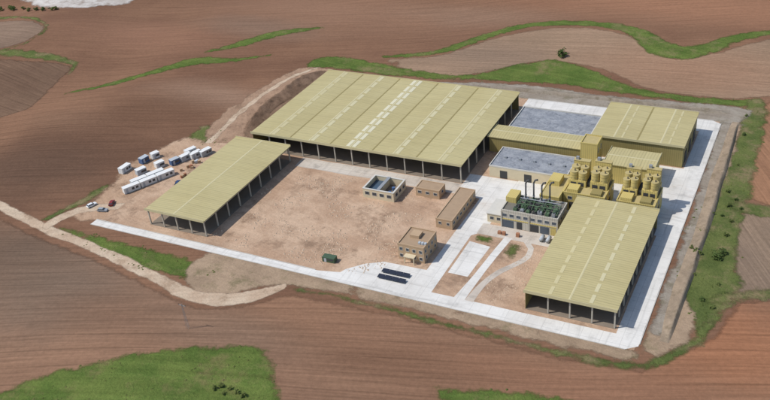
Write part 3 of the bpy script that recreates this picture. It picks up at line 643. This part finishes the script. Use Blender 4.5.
tree(562,56,2.9,'lone dark tree on the far green margin behind the works','tree','tree',None,0)
tree(716,258,2.0,'larger dark shrub on the right hand grassy slope','shrub','shrub',None,0)
tree(722,254,1.5,'smaller dark shrub just right of the larger one on the slope','shrub','shrub',None,2)
tree(697,254,1.5,'olive shrub at the left edge of the right hand slope','shrub','shrub',None,1)
tree(692,249,1.1,'tiny olive shrub left of the olive shrub on the slope','shrub','shrub',None,3)
for k in range(9): tree(2+k*7+random.uniform(-2,2),10+random.uniform(-1,1),random.uniform(1.5,2.3),'green shrub in the hedge under the pale stony clearing','shrub','shrub','hedge shrubs at the upper left')
for u,v in((214,389),(222,386),(230,389),(237,393),(224,394),(243,396)): tree(u,v,random.uniform(.7,1.1),'olive shrub in the clump on the lower left crop','shrub','shrub','shrub clump in the crop',random.choice((1,3)))
for u,v in((746,116),(744,135),(738,165),(728,192),(712,214),(702,232),(694,275),(702,300),(712,308),(728,206),(736,200),(741,209),(722,216),(731,222),(726,236),(718,285)): tree(u,v,random.uniform(.6,1.1),'small scattered shrub on the grassy slope right of the works','shrub','shrub','small shrubs on the right slope',random.choice((1,3,1,3,0)))
# grass tufts and rubble (uncountable)
def tuft(bm,x,y,s,h,z):
    r=[bm.verts.new((x+s*random.uniform(.7,1.2)*math.cos(a),y+s*random.uniform(.7,1.2)*math.sin(a),z)) for a in(0,1.26,2.5,3.8,5)]
    t=bm.verts.new((x+random.uniform(-.2,.2)*s,y+random.uniform(-.2,.2)*s,z+h))
    for i in range(5): bm.faces.new((r[i],r[(i+1)%5],t))
bm=bmesh.new()
for gi,P_ in enumerate(GRASSPOLY):
    xs_=[p[0] for p in P_]; ys_=[p[1] for p in P_]; ar=(max(xs_)-min(xs_))*(max(ys_)-min(ys_))
    for _ in range(min(1700 if gi<4 else 500,int(ar*.12))):
        p=(random.uniform(min(xs_),max(xs_)),random.uniform(min(ys_),max(ys_)))
        if inside(p,P_) and noise.noise(Vector((p[0]/9,p[1]/9,0)))>-.05:
            s=random.uniform(.25,.6); tuft(bm,p[0],p[1],s,s*random.uniform(.3,.7),hz(*p)-.08)
tag(mk('grass_tufts',bm,M['tuft'],None,False),'rough tufts of grass on the green banks and slopes','grass',None,'stuff')
bm=bmesh.new()
for _ in range(3200):
    x,y=random.uniform(-198,-126),random.uniform(209,267)
    if noise.noise(Vector((x/11,y/11,4)))>.06 and not(-157<x<-140 and 253<y<268) and not(-137<x<-125 and y>261):
        s=random.uniform(.12,.45); tuft(bm,x,y,s,s*.8,-.04)
for _ in range(500):
    x,y=random.uniform(-89,-76),random.uniform(210,244)
    if noise.noise(Vector((x/7,y/7,8)))>.1: s=random.uniform(.12,.3); tuft(bm,x,y,s,s*.7,-.04)
tag(mk('rubble',bm,M['stone'],None,False),'loose rubble strewn over the bare yard','rubble',None,'stuff')
# graded earth slopes
def embank(pts,h,label,m='cutm',rough=.5):
    P=[G(p[0],p[1])+(p[2],) for p in pts]; Q=catmull(P,False,1.2); bm=bmesh.new(); prev=None; N=14
    for i,p in enumerate(Q):
        a=Q[max(0,i-1)]; b=Q[min(len(Q)-1,i+1)]; d=Vector((b[0]-a[0],b[1]-a[1],0)).normalized(); n=Vector((-d.y,d.x,0)); e=min(i,len(Q)-1-i)/10
        cur=[]
        for k in range(N+1):
            s=k/N*2-1; w=p[2]/2*(1+.25*noise.noise(Vector((i*.08,s*1.5,3))))
            x,y=p[0]+n.x*s*w,p[1]+n.y*s*w
            u=(s+1)/2; pr=min(1,u/.75) if u<.75 else (1-u)/.25
            z=h*pr*min(1,e)*(1+rough*noise.noise(Vector((x/4,y/4,1)))+rough*.5*noise.noise(Vector((x/1.3,y/1.3,6))))
            cur.append(bm.verts.new((x,y,hz(x,y)+z-(.15 if k in(0,N) else .0)-.05)))
        if prev:
            for k in range(N): bm.faces.new((prev[k],prev[k+1],cur[k+1],cur[k]))
        prev=cur
    tag(mk('embankment',bm,M[m],None,True),label,'embankment',None,'structure')
embank([(248,132,5),(264,112,8),(286,95,10),(306,80,9),(324,71,4)],2.4,'dark cut embankment beside the largest hall',rough=.45)
embank([(736,122,3),(722,165,5),(701,232,5),(678,298,5),(664,342,3)],1.5,'graded earth slope between the right road and the grass','bankm',rough=.3)
embank([(730,113,3),(620,100,5),(525,90,5),(430,85,4),(360,79,2)],1.4,'graded gravel slope behind the works','gravelm',rough=.25)
# pole
x,y=G(188,328); t=thing('power_pole','thin lattice power pole standing in the foreground field','pole',(x,y,hz(x,y)))
bm=bmesh.new(); Hh=10
for sx,sy in((-1,-1),(1,-1),(1,1),(-1,1)): cyl(bm,(sx*.4,sy*.4,-.2),(sx*.1,sy*.1,Hh),.04,.03,seg=5)
for k in range(8):
    z0=k*1.2; z1=z0+1.2; w0=.4-.3*z0/Hh; w1=.4-.3*z1/Hh
    for (a,b) in(((-1,-1),(1,-1)),((1,-1),(1,1)),((1,1),(-1,1)),((-1,1),(-1,-1))): cyl(bm,(a[0]*w0,a[1]*w0,z0),(b[0]*w1,b[1]*w1,z1),.018,seg=4)
mk('mast',bm,M['steel'],t); ca=mk('crossarm',B((-1.4,1.4,-.06,.06,9.3,9.42)),M['steel'],t)
for xx in(-1.3,0,1.3): mk('insulator',CY((xx,0,9.422),(xx,0,9.8),.07,seg=7),M['dark'],ca)
# ------------------------------------------------------------------ light, camera
sd=Vector((-.80,-.50,0)).normalized(); el=math.radians(54)
sun=bpy.data.lights.new('sun','SUN'); sun.energy=3.5; sun.angle=math.radians(.5); sun.color=(1,.965,.92)
so=bpy.data.objects.new('sun',sun); C.objects.link(so)
d=Vector((-sd.x*math.cos(el),-sd.y*math.cos(el),-math.sin(el))); so.rotation_euler=d.to_track_quat('-Z','Y').to_euler(); so.location=(-150,250,200)
wd=bpy.data.worlds.new('World'); bpy.context.scene.world=wd; wd.use_nodes=True; nt=wd.node_tree
sk=nt.nodes.new('ShaderNodeTexSky'); sk.sky_type='NISHITA'; sk.sun_disc=False; sk.sun_elevation=el; sk.sun_rotation=math.atan2(sd.x,sd.y)
nt.links.new(sk.outputs[0],nt.nodes['Background'].inputs[0]); nt.nodes['Background'].inputs[1].default_value=.135
cam=bpy.data.cameras.new('camera'); cam.sensor_width=36; cam.lens=36*882/770; cam.clip_end=20000; cam.clip_start=1
co=bpy.data.objects.new('camera',cam); C.objects.link(co)
m=Matrix((AX,AY,AZ)).to_4x4(); m.translation=Vector((0,0,CAMH)); co.matrix_world=m
sc=bpy.context.scene; sc.camera=co
sc.view_settings.view_transform='Standard'; sc.view_settings.look='None'; sc.view_settings.exposure=0
